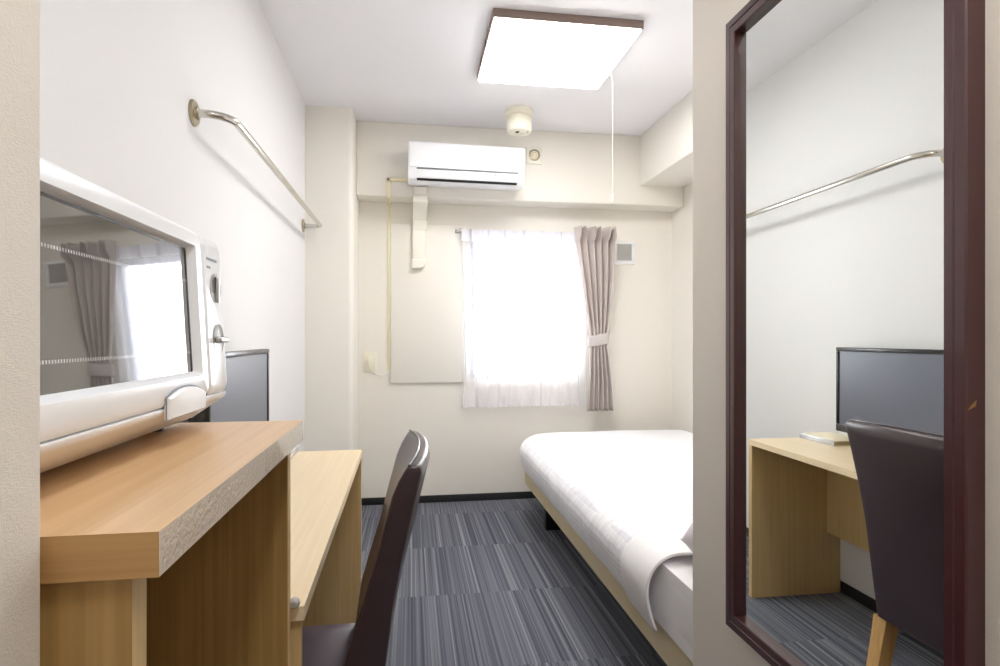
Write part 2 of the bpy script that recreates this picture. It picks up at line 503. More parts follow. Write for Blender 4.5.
for j, z in enumerate((1.043, 1.05, 1.08, 1.11, 1.118)):
    g = 0 if j in (0, 4) else .004
    ring = []
    for k in range(seg):
        a = 2 * PI * k / seg
        ring.append(bm.verts.new((1.2455 + (.066 + g) * math.cos(a), 3.806 + (.032 + g) * math.sin(a), z + .012 * math.cos(a))))
    rings.append(ring)
for A, Q in zip(rings, rings[1:]):
    for k in range(seg):
        bm.faces.new((A[k], A[(k + 1) % seg], Q[(k + 1) % seg], Q[k]))
solidify(obj('tieback', bm, M_TIE, t, angle=60), .003)

# ------------------------------------------------------------------ wall and ceiling fittings
t = thing('ceiling_light', 'square white ceiling lamp with a brown rim, switched on', 'ceiling light', (.66, 2.71, ZC))
bm = BM(); x0, x1, y0, y1 = .333, .981, 2.385, 2.998
for a in ((x0, x1, y0, y0 + .007), (x0, x1, y1 - .007, y1), (x0, x0 + .007, y0 + .007, y1 - .007), (x1 - .007, x1, y0 + .007, y1 - .007)):
    box(bm, *a, ZC - .036, ZC, .002)
obj('rim', bm, M_LAMPRIM, t)
obj('diffuser', B(x0 + .0075, x1 - .0075, y0 + .0075, y1 - .0075, ZC - .045, ZC - .008, .006, 3), M_DIFF, t)
bm = BM(); tube(bm, [(.972, 2.80, ZC - .046), (.988, 2.80, ZC - .062), (.989, 2.80, 1.81)], .0008, 6)
lathe(bm, (.989, 2.80, 1.81), (0, 0, -1), [(.0013, 0), (.005, .006), (.006, .03), (.004, .036), (0, .037)], 12)
obj('pull_cord', bm, M_DUCT, t, label='thin white pull cord')
obj('rim_clip', B(x0 - .004, x0, 2.62, 2.64, ZC - .03, ZC - .012, .001), M_DARKP, t)

t = thing('smoke_detector', 'cream drum-shaped smoke detector on the ceiling near the beam', 'smoke detector', (.636, 3.443, ZC))
bm = BM(); lathe(bm, (.636, 3.443, ZC), (0, 0, -1), [(.080, 0), (.083, .006), (.083, .034), (.076, .040), (.071, .042)], 48); obj('mounting_base', bm, M_CREAMP, t)
bm = BM(); lathe(bm, (.636, 3.443, ZC - .042), (0, 0, -1), [(.072, 0), (.0745, .008), (.0745, .080), (.070, .090), (.052, .093), (.034, .093), (.032, .088), (0, .088)], 48); obj('drum', bm, M_CREAMP, t)
bm = BM(); lathe(bm, (.622, 3.43, ZC - .130), (0, 0, -1), [(.013, 0), (.011, .006), (.006, .010), (0, .010)], 20); obj('sensor_eye', bm, M_DARKP, t, label='dark sensor eye')
bm = BM(); lathe(bm, (.682, 3.418, ZC - .134), (0, 0, -1), [(.006, 0), (.006, .006), (0, .008)], 14); obj('indicator', bm, M_GREYP, t)

t = thing('wall_speaker', 'small round alarm speaker with ring grille beside the air conditioner', 'speaker', (.793, YBEAM, 2.281))
obj('plate', B(.741, .845, YBEAM - .010, YBEAM, 2.224, 2.338, .006, 3), M_DUCT, t)
bm = BM(); lathe(bm, (.793, YBEAM - .010, 2.283), (0, -1, 0), [(.038, 0), (.036, .006), (.031, .007), (.029, .003), (.0, .003)], 40); obj('speaker_cup', bm, M_BRASS, t)
for r in (.024, .014):
    bm = BM(); lathe(bm, (.793, YBEAM - .0125, 2.283), (0, -1, 0), [(r, 0), (r - .001, .004), (r - .005, .004), (r - .006, 0)], 36); obj('grille_ring', bm, M_CREAMP, t)
bm = BM(); lathe(bm, (.793, YBEAM - .0125, 2.283), (0, -1, 0), [(.006, 0), (.005, .005), (0, .006)], 20); obj('grille_ring', bm, M_CREAMP, t)

# air conditioner
t = thing('air_conditioner', 'white split air conditioner mounted on the beam above the window', 'air conditioner', (.332, YBEAM, 2.0))
AX0, AX1, AZ0, AZ1 = -.018, .684, 2.0, 2.274
prof = [(YBEAM, AZ0 + .052), (YBEAM, AZ1), (3.60, AZ1), (3.555, AZ1 - .006), (3.53, AZ1 - .022), (3.522, AZ1 - .05), (3.522, AZ0 + .085), (3.535, AZ0 + .040), (3.56, AZ0 + .018), (3.62, AZ0 + .026)]
bm = BM(); prism(bm, prof, 'x', AX0, AX1, .005, 2); ac1 = obj('casing', bm, M_PLASTIC, t)
bm = BM()
pp = [(3.520, AZ0 + .105), (3.520, AZ1 - .05), (3.527, AZ1 - .022), (3.5215, AZ1 - .022), (3.516, AZ1 - .05), (3.515, AZ0 + .105)]
prism(bm, pp, 'x', AX0 + .012, AX1 - .012); ac2 = obj('front_panel', bm, M_PLASTIC, t)
bm = BM()
prism(bm, [(3.5215, AZ0 + .094), (3.516, AZ0 + .092), (3.528, AZ0 + .044), (3.534, AZ0 + .047)], 'x', AX0 + .052, AX1 - .040, .002, 2)
ac3 = obj('louver', bm, M_PLASTIC, t)
bm = BM(); prism(bm, [(3.534, AZ0 + .044), (3.529, AZ0 + .042), (3.538, AZ0 + .030), (3.545, AZ0 + .033)], 'x', AX0 + .052, AX1 - .046); ac4 = obj('air_slot', bm, M_DARKP, t, label='dark air outlet slot')
bm = BM(); prism(bm, [(3.524, AZ0 + .1010), (3.5135, AZ0 + .1010), (3.5135, AZ0 + .0965), (3.524, AZ0 + .0965)], 'x', AX0 + .052, AX1 - .040); ac5 = obj('panel_gap', bm, M_PRINT, t)
bm = BM(); box(bm, .50, .507, 3.514, 3.520, AZ0 + .074, AZ0 + .082); box(bm, .515, .522, 3.514, 3.521, AZ0 + .074, AZ0 + .082); ac6 = obj('indicator_lights', bm, M_GREYP, t)
t.rotation_euler = (0, math.radians(.7), 0)

t = thing('duct_cover', 'ivory pipe duct cover stepping under the beam down the wall beside the window', 'duct', (.056, YB, 1.55))
obj('upper_run', B(.019, .100, 3.70, YBEAM, ZBEAM - .006, 2.038, .006, 2), M_DUCT, t)
bm = BM()
prism(bm, [(3.700, ZBEAM + .01), (3.757, ZBEAM - .002), (YB, 1.93), (YB, 1.80), (3.874, 1.80), (3.872, 1.865), (3.75, 1.925), (3.700, 1.945)], 'x', .012, .104, .006, 2)
obj('elbow', bm, M_DUCT, t)
obj('lower_run', B(.010, .093, 3.878, YB, 1.60, 1.81, .008, 2), M_DUCT, t)
bm = BM(); prism(bm, [(.004, 1.61), (.098, 1.61), (.098, 1.585), (.080, 1.553), (.012, 1.545), (.004, 1.555)], 'y', 3.872, YB, .008, 3); obj('end_cap', bm, M_DUCT, t)

t = thing('cable_conduit', 'thin cream cable conduit running from the air conditioner down the wall', 'conduit', (-.139, YB, .883))
cx = -.139
def cbox(nm, *a): obj(nm, B(*a, .003, 2), M_COND, t)
cbox('upright_run', cx - .011, cx + .011, YBEAM - .013, YBEAM, ZBEAM - .013, 2.098)
cbox('cross_run', cx - .011, -.020, YBEAM - .013, YBEAM, 2.076, 2.098)
cbox('beam_run', cx - .011, cx + .011, YBEAM, YB, ZBEAM - .013, ZBEAM)
cbox('lower_run', cx - .011, cx + .005, YB - .013, YB, .883, ZBEAM - .013)

t = thing('power_outlet', 'cream wall outlet with a plug between pillar and conduit', 'power outlet', (-.265, YB, .936))
obj('plate', B(-.304, -.226, YB - .010, YB, .871, 1.002, .003, 2), M_CREAMP, t)
obj('socket_block', B(-.281, -.249, YB - .014, YB - .010, .905, .985, .002), M_DUCT, t)
t = thing('power_plug', 'white plug in the wall outlet with a short cord to the conduit', 'plug', (-.265, YB - .014, .945))
obj('plug_body', B(-.278, -.252, YB - .046, YB - .014, .925, .962, .006, 3), M_CREAMP, t)
bm = BM()
pts = [Vector((-.265, YB - .044, .935)), Vector((-.262, YB - .05, .905)), Vector((-.235, YB - .035, .865)), Vector((-.195, YB - .02, .850)), Vector((-.160, YB - .012, .862)), Vector((-.143, YB - .008, .884))]
def catmull(P, n=8):
    out = []
    for i in range(len(P) - 1):
        p0, p1, p2, p3 = P[max(i - 1, 0)], P[i], P[i + 1], P[min(i + 2, len(P) - 1)]
        for k in range(n):
            s = k / n
            out.append(.5 * ((2 * p1) + (p2 - p0) * s + (2 * p0 - 5 * p1 + 4 * p2 - p3) * s * s + (3 * p1 - p0 - 3 * p2 + p3) * s ** 3))
    return out + [P[-1]]
tube(bm, catmull(pts), .0028, 8); obj('cord', bm, M_DUCT, t)

t = thing('wall_vent', 'square white wall vent with a grey grille right of the curtain', 'vent', (1.475, YB, 1.687))
bm = BM()
vx0, vx1, vz0, vz1 = 1.403, 1.546, 1.607, 1.766
for a in ((vx0, vx1, vz0, vz0 + .026), (vx0, vx1, vz1 - .018, vz1), (vx0, vx0 + .016, vz0 + .026, vz1 - .018), (vx1 - .022, vx1, vz0 + .026, vz1 - .018)):
    box(bm, a[0], a[1], YB - .016, YB, a[2], a[3], .002)
obj('vent_frame', bm, M_PLASTIC, t)
bm = BM(); box(bm, vx0 + .016, vx1 - .022, YB - .006, YB, vz0 + .026, vz1 - .018)
z = vz0 + .029
while z < vz1 - .022:
    box(bm, vx0 + .016, vx1 - .022, YB - .011, YB - .006, z, z + .003); z += .007
obj('grille', bm, M_INNER, t)

# clothes rail on the left wall
t = thing('clothes_rail', 'chrome clothes rail with bent ends fixed along the left wall', 'clothes rail', (XL, 2.63, 1.733))
zb, xb, ya, yb = 1.733, -.510, 1.773, 3.475
def arc(c, r, a0, a1, n=10): return [(c[0] + r * math.cos(a0 + (a1 - a0) * k / n), c[1] + r * math.sin(a0 + (a1 - a0) * k / n), zb) for k in range(n + 1)]
R1, R2 = .075, .028
path = [(XL, ya, zb), (xb - R1, ya, zb)] + arc((xb - R1, ya + R1), R1, -PI / 2, 0) + [(xb, yb - R2, zb)] + arc((xb - R2, yb - R2), R2, 0, PI / 2, 8) + [(XL, yb, zb)]
bm = BM(); tube(bm, path, .0115, 20); obj('tube', bm, M_CHROME, t)
for y in (ya, yb):
    bm = BM(); lathe(bm, (XL, y, zb), (1, 0, 0), [(.037, 0), (.037, .004), (.033, .008), (.018, .009), (.016, .016), (.0115, .017)], 36); obj('flange', bm, M_BRASS, t)

# ------------------------------------------------------------------ tall counter
CX, CY0, CY1, CZ = -.169, .429, .968, .968
t = thing('tall_counter', 'tall oak counter with open niche, carrying the microwave', 'counter', (-.39, .70, 0))
bm = BM(); box(bm, XL + .011, CX, CY0, CY1, CZ - .031, CZ)
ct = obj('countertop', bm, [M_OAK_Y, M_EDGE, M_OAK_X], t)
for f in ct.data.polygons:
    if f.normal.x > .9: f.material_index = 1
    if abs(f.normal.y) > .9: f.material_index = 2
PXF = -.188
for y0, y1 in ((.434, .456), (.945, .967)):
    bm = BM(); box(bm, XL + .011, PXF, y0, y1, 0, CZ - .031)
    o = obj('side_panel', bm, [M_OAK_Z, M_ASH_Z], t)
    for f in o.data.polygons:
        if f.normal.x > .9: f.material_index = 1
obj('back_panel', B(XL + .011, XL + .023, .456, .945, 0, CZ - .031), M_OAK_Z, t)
bm = BM(); lathe(bm, (-.184, .967, .6765), (0, 1, 0), [(.005, 0), (.0075, .003), (.0090, .008), (.0075, .0135), (.004, .0165), (0, .0172)], 24); obj('bolt_cap', bm, M_GREYP, t, label='small round metal bolt cap')

# ------------------------------------------------------------------ desk
DX, DY0, DY1, DZ = -.178, .980, 2.312, .667
t = thing('writing_desk', 'low pale oak desk along the left wall beyond the tall counter', 'desk', (-.39, 1.64, 0))
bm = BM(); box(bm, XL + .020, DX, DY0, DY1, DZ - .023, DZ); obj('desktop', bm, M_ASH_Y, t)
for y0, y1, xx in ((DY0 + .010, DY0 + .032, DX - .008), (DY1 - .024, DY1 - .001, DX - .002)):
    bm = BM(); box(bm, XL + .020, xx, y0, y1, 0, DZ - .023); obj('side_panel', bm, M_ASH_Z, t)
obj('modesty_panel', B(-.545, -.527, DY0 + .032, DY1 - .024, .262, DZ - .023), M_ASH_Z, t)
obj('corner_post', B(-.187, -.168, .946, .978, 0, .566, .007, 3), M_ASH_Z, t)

t.rotation_euler = (0, 0, .012)
# ------------------------------------------------------------------ microwave
t = thing('microwave_oven', 'white microwave oven on the tall counter, its door glass mirroring the window', 'microwave', (MWX, MWY, MWZ))
my0, my1 = .455, .962
ys, ye = .878, my1                       # door / control panel split
zt, zm, zb0 = 1.248, 1.020, .976
xf_t, xf_m = -.292, -.279                # front face, top and lower
def xf(z): return xf_m + (xf_t - xf_m) * (z - zm) / (zt - zm)
body = [(-.575, zb0 + .004), (-.575, zt - .012), (-.56, zt - .004), (-.34, zt - .002), (xf_t - .028, zt - .004), (xf_t - .028, zm - .004), (-.338, zb0)]
bm = BM(); prism(bm, body, 'y', my0 + .006, my1 - .012, .004, 2); obj('casing', bm, M_PLASTIC, t)
for x in (-.36, -.53):
    for y in (my0 + .06, my1 - .07):
        bm = BM(); lathe(bm, (x, y, CZ), (0, 0, 1), [(.014, 0), (.014, .006), (.012, .0082)], 16); obj('foot', bm, M_DARKP, t)
# door: moulded frame round the glass, built as a ring so the glass can sit in it
gy0, gy1, gz0, gz1 = .47, .845, 1.0535, 1.2195
def ring_prof(d):   # d: 0 outer edge .. 1 inner edge -> (inset towards glass, depth)
    return d
bm = BM()
def face_ring(bm, outer, inner, xo, xi, rc=.02):
    pass
def rrect(y0, y1, z0, z1, r, n=6):
    pts = []
    for cy, cz, a0 in ((y1 - r, z1 - r, 0), (y0 + r, z1 - r, PI / 2), (y0 + r, z0 + r, PI), (y1 - r, z0 + r, 1.5 * PI)):
        for k in range(n + 1):
            a = a0 + PI / 2 * k / n
            pts.append((cy + r * math.cos(a), cz + r * math.sin(a)))
    return pts
loops = [(rrect(my0, ys - .001, zm - .004, zt, .012), -.030), (rrect(my0, ys - .001, zm - .004, zt, .012), -.010), (rrect(my0 + .003, ys - .002, zm - .001, zt - .004, .012), -.003),
         (rrect(my0 + .008, ys - .004, zm + .004, zt - .008, .010), 0), (rrect(gy0 - .006, gy1 + .010, gz0 - .006, gz1 + .005, .005), 0),
         (rrect(gy0, gy1, gz0, gz1, .003), -.009), (rrect(gy0, gy1, gz0, gz1, .003), -.012)]
prev = None
for pts, dx in loops:
    ringv = [bm.verts.new((xf(z) + dx, y, z)) for y, z in pts]
    if prev:
        n = len(ringv)
        for k in range(n):
            bm.faces.new((prev[k], prev[(k + 1) % n], ringv[(k + 1) % n], ringv[k]))
    prev = ringv
door = obj('door', bm, M_PLASTIC, t, angle=35)
bm = BM()
vs = [bm.verts.new((xf(z) - .010, y, z)) for y, z in ((gy0, gz0), (gy1, gz0), (gy1, gz1), (gy0, gz1))]
vb = [bm.verts.new((xf(z) - .014, y, z)) for y, z in ((gy0, gz0), (gy1, gz0), (gy1, gz1), (gy0, gz1))]
bm.faces.new(vs); bm.faces.new(vb[::-1])
for k in range(4): bm.faces.new((vs[k], vb[k], vb[(k + 1) % 4], vs[(k + 1) % 4]))
gl = obj('door_glass', bm, M_OVEN, t, smooth=False)
bm = BM()
for a in ((gy1 - .004, gy1, gz0, gz1), (gy0, gy1 - .004, gz1 - .003, gz1)):
    p = [(xf(a[2]) - .0095, a[0], a[2]), (xf(a[2]) - .0095, a[1], a[2]), (xf(a[3]) - .0095, a[1], a[3]), (xf(a[3]) - .0095, a[0], a[3])]
    v = [bm.verts.new(q) for q in p]; w = [bm.verts.new((q[0] - .0004, q[1], q[2])) for q in p]
    bm.faces.new(v); bm.faces.new(w[::-1])
    for k in range(4): bm.faces.new((v[k], w[k], w[(k + 1) % 4], v[(k + 1) % 4]))
obj('glass_seal', bm, M_DARKP, t, label='black seal strip round the glass')
# lower slanted apron under door
bm = BM(); prism(bm, [(xf_m - .001, zm - .003), (xf_m - .003, zm - .010), (-.330, zb0 + .001), (-.345, zb0 + .001), (-.33, zm - .003)], 'y', my0, my1 - .006, .002, 2); obj('apron', bm, M_PLASTIC, t)
# control panel
bm = BM()
cl = [(rrect(ys, ye, zm - .004, zt - .002, .010), -.030), (rrect(ys, ye, zm - .004, zt - .002, .010), -.010), (rrect(ys + .002, ye - .004, zm - .001, zt - .005, .010), -.003), (rrect(ys + .005, ye - .009, zm + .005, zt - .014, .012), .001)]
prev = None
for pts, dx in cl:
    ringv = [bm.verts.new((xf(z) + dx, y, z)) for y, z in pts]
    if prev:
        n = len(ringv)
        for k in range(n): bm.faces.new((prev[k], prev[(k + 1) % n], ringv[(k + 1) % n], ringv[k]))
    prev = ringv
bm.faces.new(prev); obj('control_panel', bm, M_PLASTIC, t, angle=35)
for zc, turn in ((1.170, 0), (1.096, PI / 2)):
    x = xf(zc) + .001; yc = .924
    bm = BM(); lathe(bm, (x, yc, zc), (1, 0, 0), [(.0235, -.001), (.0235, .0006), (.022, .0012), (.020, .0003), (0, .0003)], 36)
    dsh = obj('dial', bm, M_GREYP, t, label='round grey dial')
    bm = BM(); box(bm, x, x + (.010 if turn else .006), yc - .0045, yc + .0045, zc - .0195, zc + .0195, .003, 3)
    if turn:
        bmesh.ops.rotate(bm, verts=bm.verts[:], cent=(x, yc, zc), matrix=Matrix.Rotation(turn, 3, 'X'))
    k = obj('dial_grip', bm, M_SILVER, dsh)
bm = BM(); yy = .892
for w in (.006, .004, .005, .004, .005, .006, .004):
    box(bm, xf(1.213) + .001, xf(1.213) + .0016, yy, yy + w, 1.211, 1.2145); yy += w + .0016
box(bm, xf(1.200) + .001, xf(1.2) + .0016, .892, .899, 1.199, 1.202); box(bm, xf(1.2) + .001, xf(1.2) + .0016, .901, .906, 1.199, 1.202)
obj('panel_lettering', bm, M_PRINT, t, label='tiny grey lettering')
bm = BM(); prism(bm, [(xf(zm) - .004, zm - .002), (xf(zt) - .004, zt - .008), (xf(zt) - .012, zt - .008), (xf(zm) - .012, zm - .002)], 'y', ys - .0016, ys + .0004)
obj('door_seam', bm, M_PRINT, t)
# door push handle and the scoop beneath
bm = BM()
hp = [(.728, 1.004)] + [(.728 + .124 * k / 16, 1.024 + .014 * math.sin(PI * min(1, (k / 16) * .93 + .07)) ** .7) for k in range(17)] + [(.852, 1.004)]
hv = []
for dx, s in ((-.002, 1.0), (.0030, .98), (.0048, .90)):
    cy, cz = .790, 1.018
    hv.append([bm.verts.new((xf(1.02) + dx, cy + (y - cy) * s, cz + (z - cz) * s)) for y, z in hp])
for A, Q in zip(hv, hv[1:]):
    n = len(A)
    for k in range(n): bm.faces.new((A[k], A[(k + 1) % n], Q[(k + 1) % n], Q[k]))
bm.faces.new(hv[-1]); bm.faces.new(hv[0][::-1]); obj('door_handle', bm, M_PLASTIC, t, angle=30)
bm = BM()
hv = [bm.verts.new((xf(1.02) + .0006, .790 + (y - .790) * 1.04, 1.018 + (z - 1.018) * 1.10)) for y, z in hp]; bm.faces.new(hv)
obj('handle_gap', bm, M_PRINT, t)

# ------------------------------------------------------------------ television and folder
t = thing('television', 'black flat television standing on the desk by the left wall', 'television', (-.53, 1.92, DZ))
tx, ty0, ty1, tz0, tz1 = -.497, 1.56, 2.187, .715, 1.058
bm = BM(); prism(bm, [(tx - .055, tz0 + .06), (tx - .055, tz1 - .05), (tx - .028, tz1 - .004), (tx - .028, tz0 + .004)], 'y', ty0 + .01, ty1 - .01, .006, 2); obj('back_shell', bm, M_DARKP, t)
bm = BM()
bz = .016
for a in ((ty0, ty1, tz1 - bz, tz1), (ty0, ty1, tz0, tz0 + .03), (ty0, ty0 + bz, tz0 + .03, tz1 - bz), (ty1 - bz, ty1, tz0 + .03, tz1 - bz)):
    box(bm, tx - .03, tx, a[0], a[1], a[2], a[3], .003, 2)
obj('bezel', bm, M_DARKP, t)
obj('screen', B(tx - .02, tx - .004, ty0 + bz, ty1 - bz, tz0 + .03, tz1 - bz), M_SCREEN, t, label='dull screen with its grey-blue reflection painted in')
obj('neck', B(-.545, -.515, 1.88, 1.96, DZ + .012, tz0 + .03, .006), M_DARKP, t)
bm = BM(); lathe(bm, (0, 0, 0), (0, 0, 1), [(1, 0), (1, .006), (.93, .012), (.3, .016), (0, .016)], 48)
for v in bm.verts: v.co = Vector((-.527 + v.co.x * .075, 1.92 + v.co.y * .15, DZ + v.co.z))
obj('stand_base', bm, M_DARKP, t)

t = thing('guest_folder', 'closed folder with a silver spine lying on the far end of the desk', 'folder', (-.50, 2.19, DZ))
fx0, fx1, fy0, fy1 = -.57, -.42, 2.100, 2.308
bm = BM(); box(bm, fx0, fx1 - .003, fy0, fy1, DZ, DZ + .003, .001); box(bm, fx0, fx1 - .003, fy0, fy1, DZ + .018, DZ + .021, .001); obj('cover', bm, M_PAPER, t)
obj('pages', B(fx0 + .004, fx1 - .006, fy0 + .004, fy1 - .004, DZ + .003, DZ + .018), M_OLIVE, t)
obj('spine', B(fx1 - .006, fx1, fy0, fy1, DZ, DZ + .0215, .002), M_SPINE, t)

# ------------------------------------------------------------------ chair
t = thing('dining_chair', 'dark brown leatherette chair with beech legs pushed up to the desk', 'chair', (-.24, 1.30, 0))
H = 1.1
FR = [(.283, -.112), (.36, -.122), (.45, -.111), (.503, -.0965), (.60, -.0675), (.665, -.0515), (.736, -.032), (.763, -.020), (.785, -.006)]
RR = [(.283, -.062), (.36, -.052), (.458, -.0413), (.544, -.031), (.617, -.018), (.709, .0017), (.775, .018), (.7855, .014)]
cy0, cy1 = 1.088, 1.500
bm = BM()
nz, ny = 40, 20
def bow(v): return .021 * (1 - (2 * v - 1) ** 2)
def side(tab, j, i):
    zz = .283 + (.785 - .283) * j / nz
    v = i / ny
    y = cy0 + (cy1 - cy0) * v
    k = min(1, max(0, (zz - .36) / .3))
    inset = .018 * (1 - j / nz)                    # the back narrows a little downwards
    y = cy0 + inset + (cy1 - cy0 - 2 * inset) * v
    x = interp(tab, zz) * H + bow(v) * k
    return Vector((x, y, zz * H + (.006 * (1 - (2 * v - 1) ** 2) if j == nz else 0)))
F = [[bm.verts.new(side(FR, j, i)) for i in range(ny + 1)] for j in range(nz + 1)]
Rv = [[bm.verts.new(side(RR, j, i)) for i in range(ny + 1)] for j in range(nz + 1)]
for j in range(nz):
    for i in range(ny):
        bm.faces.new((F[j][i], F[j][i + 1], F[j + 1][i + 1], F[j + 1][i])); bm.faces.new((Rv[j][i], Rv[j + 1][i], Rv[j + 1][i + 1], Rv[j][i + 1]))
    for i in (0, ny):
        bm.faces.new((F[j][i], F[j + 1][i], Rv[j + 1][i], Rv[j][i]))
for i in range(ny):
    bm.faces.new((F[nz][i], F[nz][i + 1], Rv[nz][i + 1], Rv[nz][i])); bm.faces.new((F[0][i], Rv[0][i], Rv[0][i + 1], F[0][i + 1]))
bmesh.ops.recalc_face_normals(bm, faces=bm.faces[:])
sharp = [e for e in bm.edges if len(e.link_faces) == 2 and e.calc_face_angle(0) > .7]
bmesh.ops.bevel(bm, geom=sharp, offset=.006, segments=3, profile=.5, affect='EDGES')
back = obj('backrest', bm, M_LEATHER, t, angle=55)
bm = BM()
pts = [side(FR, nz, i) + Vector((.003, 0, .0015)) for i in range(ny + 1)]
tube(bm, pts, .0022, 8); obj('piping', bm, M_LEATHER, back)
bm = BM()
def seat_pt(u, v, top):
    x = -.505 + (.385) * u; y = 1.108 + .392 * v
    e = min(u, 1 - u, v, 1 - v)
    return Vector((x, y, (.388 + .022 * min(1, e / .22) ** .5) if top else .300))
n = 20
T = grid(bm, n, n, lambda u, v: seat_pt(u, v, True)); Bt = grid(bm, n, n, lambda u, v: seat_pt(u, v, False))
for i in range(n):
    bm.faces.new((T[0][i], Bt[0][i], Bt[0][i + 1], T[0][i + 1])); bm.faces.new((T[n][i], T[n][i + 1], Bt[n][i + 1], Bt[n][i]))
    bm.faces.new((T[i][0], T[i + 1][0], Bt[i + 1][0], Bt[i][0])); bm.faces.new((T[i][n], Bt[i][n], Bt[i + 1][n], T[i + 1][n]))
obj('seat', bm, M_SEAT, t, angle=50)
def leg(x0, y0, x1, y1, z1):
    bm = BM()
    for j in range(9):
        k = j / 8; s = .0165 + .006 * k
        cxx = x0 + (x1 - x0) * (k ** .7 if x0 > x1 else k); cyy = y0 + (y1 - y0) * k; z = z1 * k
        ringv = [bm.verts.new((cxx + a * s, cyy + b * s, z)) for a, b in ((-1, -1), (1, -1), (1, 1), (-1, 1))]
        if j == 0: bm.faces.new(ringv[::-1])
        else:
            for q in range(4): bm.faces.new((prev_[q], prev_[(q + 1) % 4], ringv[(q + 1) % 4], ringv[q]))
        prev_ = ringv
    bm.faces.new(prev_)
    return bm
for y0, y1 in ((1.115, 1.133), (1.493, 1.475)):
    obj('leg', leg(-.035, y0, -.094, y1, .312), M_LEG, t)
    obj('leg', leg(-.475, y0 + (.01 if y0 < 1.3 else -.01), -.470, y1, .302), M_LEG, t)

# ------------------------------------------------------------------ bed
bx0, bx1, by0, by1 = .690, 1.815, 1.30, 3.655
t = thing('bed', 'wide bed on a beige board base with black legs, right of the aisle', 'bed', (1.25, 2.48, 0))
def slab(x0, x1, y0, y1, z0, z1, rplan, bev, seg=4):
    bm = BM()
    pts = []
    for cx_, cy_, a0 in ((x1 - .02, y1 - .02, 0), (x0 + rplan, y1 - rplan, PI / 2), (x0 + .02, y0 + .02, PI), (x1 - .02, y0 + .02, 1.5 * PI)):
        r = rplan if a0 == PI / 2 else .02
        for k in range(9):
            a = a0 + PI / 2 * k / 8
            pts.append((cx_ + r * math.cos(a), cy_ + r * math.sin(a)))
    A = [bm.verts.new((p[0], p[1], z0)) for p in pts]; Q = [bm.verts.new((p[0], p[1], z1)) for p in pts]
    f0 = bm.faces.new(A[::-1]); f1 = bm.faces.new(Q)
    n = len(pts)
    for k in range(n): bm.faces.new((A[k], A[(k + 1) % n], Q[(k + 1) % n], Q[k]))
    es = list(f0.edges) + list(f1.edges)
    bmesh.ops.bevel(bm, geom=es, offset=bev, segments=seg, profile=.5, affect='EDGES')
    return bm
obj('bed_base', slab(bx0, bx1, by0, by1, .206, .303, .12, .022), M_RAIL, t)
for x in (.800, 1.72):
    for y in (1.52, 3.30):
        obj('leg', B(x - .042, x + .042, y - .04, y + .04, 0, .206, .004), M_BEDLEG, t)
mx0, mx1, my_0, my_1 = .682, 1.806, 1.31, 3.600
obj('mattress', slab(mx0, mx1, my_0, my_1, .303, .478, .30, .05, 5), M_SHEET, t)

def shell(y0, y1, grow, z0, ztop, foot, wob, seed):
    """cloth lying over the mattress: side drop - rounded shoulder - top (and foot drop)."""
    bm = BM()
    r = .085 + grow
    x0, x1 = mx0 - .034 - grow, mx1 + .004 + grow * .3
    nu, nv = 90, 110
    dropL = ztop - r - z0
    L1 = dropL; L2 = PI / 2 * r; L3 = (x1 - x0) - 2 * r
    tot = L1 + L2 + L3 + L2 * .6
    # non uniform samples so the shoulder is smooth
    us = [L1 * k / 12 for k in range(12)] + [L1 + L2 * k / 16 for k in range(16)] + [L1 + L2 + L3 * k / 50 for k in range(51)] + [L1 + L2 + L3 + L2 * (k + 1) / 8 for k in range(8)]
    def sect(s):
        if s < L1: return x0 + .030 * (1 - s / L1) ** 1.6, z0 + s
        if s < L1 + L2:
            a = (s - L1) / r; return x0 + r - r * math.cos(a), ztop - r + r * math.sin(a)
        if s <= L1 + L2 + L3: return x0 + r + (s - L1 - L2), ztop
        a = (s - L1 - L2 - L3) / r; return x1 - r + r * math.sin(a), ztop - r + r * math.cos(a)
    V = []
    rp = .26                                               # plan radius of the foot corner
    for j in range(nv + 1):
        v = j / nv
        if foot:
            Lf = (y1 - y0) - r; vv = v * (Lf + L2 + dropL)
            if vv < Lf: yy, zd = y0 + vv, 0
            elif vv < Lf + L2: a = (vv - Lf) / r; yy, zd = y1 - r + r * math.sin(a), r - r * math.cos(a)
            else: yy, zd = y1, r + (vv - Lf - L2)
        else:
            yy, zd = y0 + (y1 - y0) * v, 0
        row = []
        for s in us:
            x, z = sect(s)
            z = min(z, ztop - zd)
            # round the foot corner in plan
            if foot and yy > y1 - rp and x < x0 + rp:
                dx, dy = (x0 + rp - x) / rp, (yy - (y1 - rp)) / rp
                m = max(dx, dy); q = math.hypot(dx, dy)
                k = m / q if q > 1e-6 else 1
                x = x0 + rp - (x0 + rp - x) * k; yq = (y1 - rp) + (yy - (y1 - rp)) * k
            else: yq = yy
            nz_ = noise.noise(Vector((x * 3.1 + seed, yq * 2.3, z * 4)))
            n2 = noise.noise(Vector((x * 9 + seed, yq * 7, z * 10)))
            top = min(1, max(0, (z - (ztop - r)) / r)) if zd == 0 else .5; top = top * top * (3 - 2 * top)
            dz = (wob * nz_ + wob * .35 * n2) * top
            dxs = (wob * .8 * n2 + wob * .5 * nz_) * (1 - top) * (1 if x < x0 + .1 else 0)
            row.append(bm.verts.new((x + dxs, yq, z + dz)))
        V.append(row)
    for j in range(nv):
        for i in range(len(us) - 1):
            bm.faces.new((V[j][i], V[j][i + 1], V[j + 1][i + 1], V[j + 1][i]))
    return bm
dv = thing('duvet', 'white striped duvet tucked over the bed with its head edge folded back', 'duvet', (1.25, 2.7, .49))
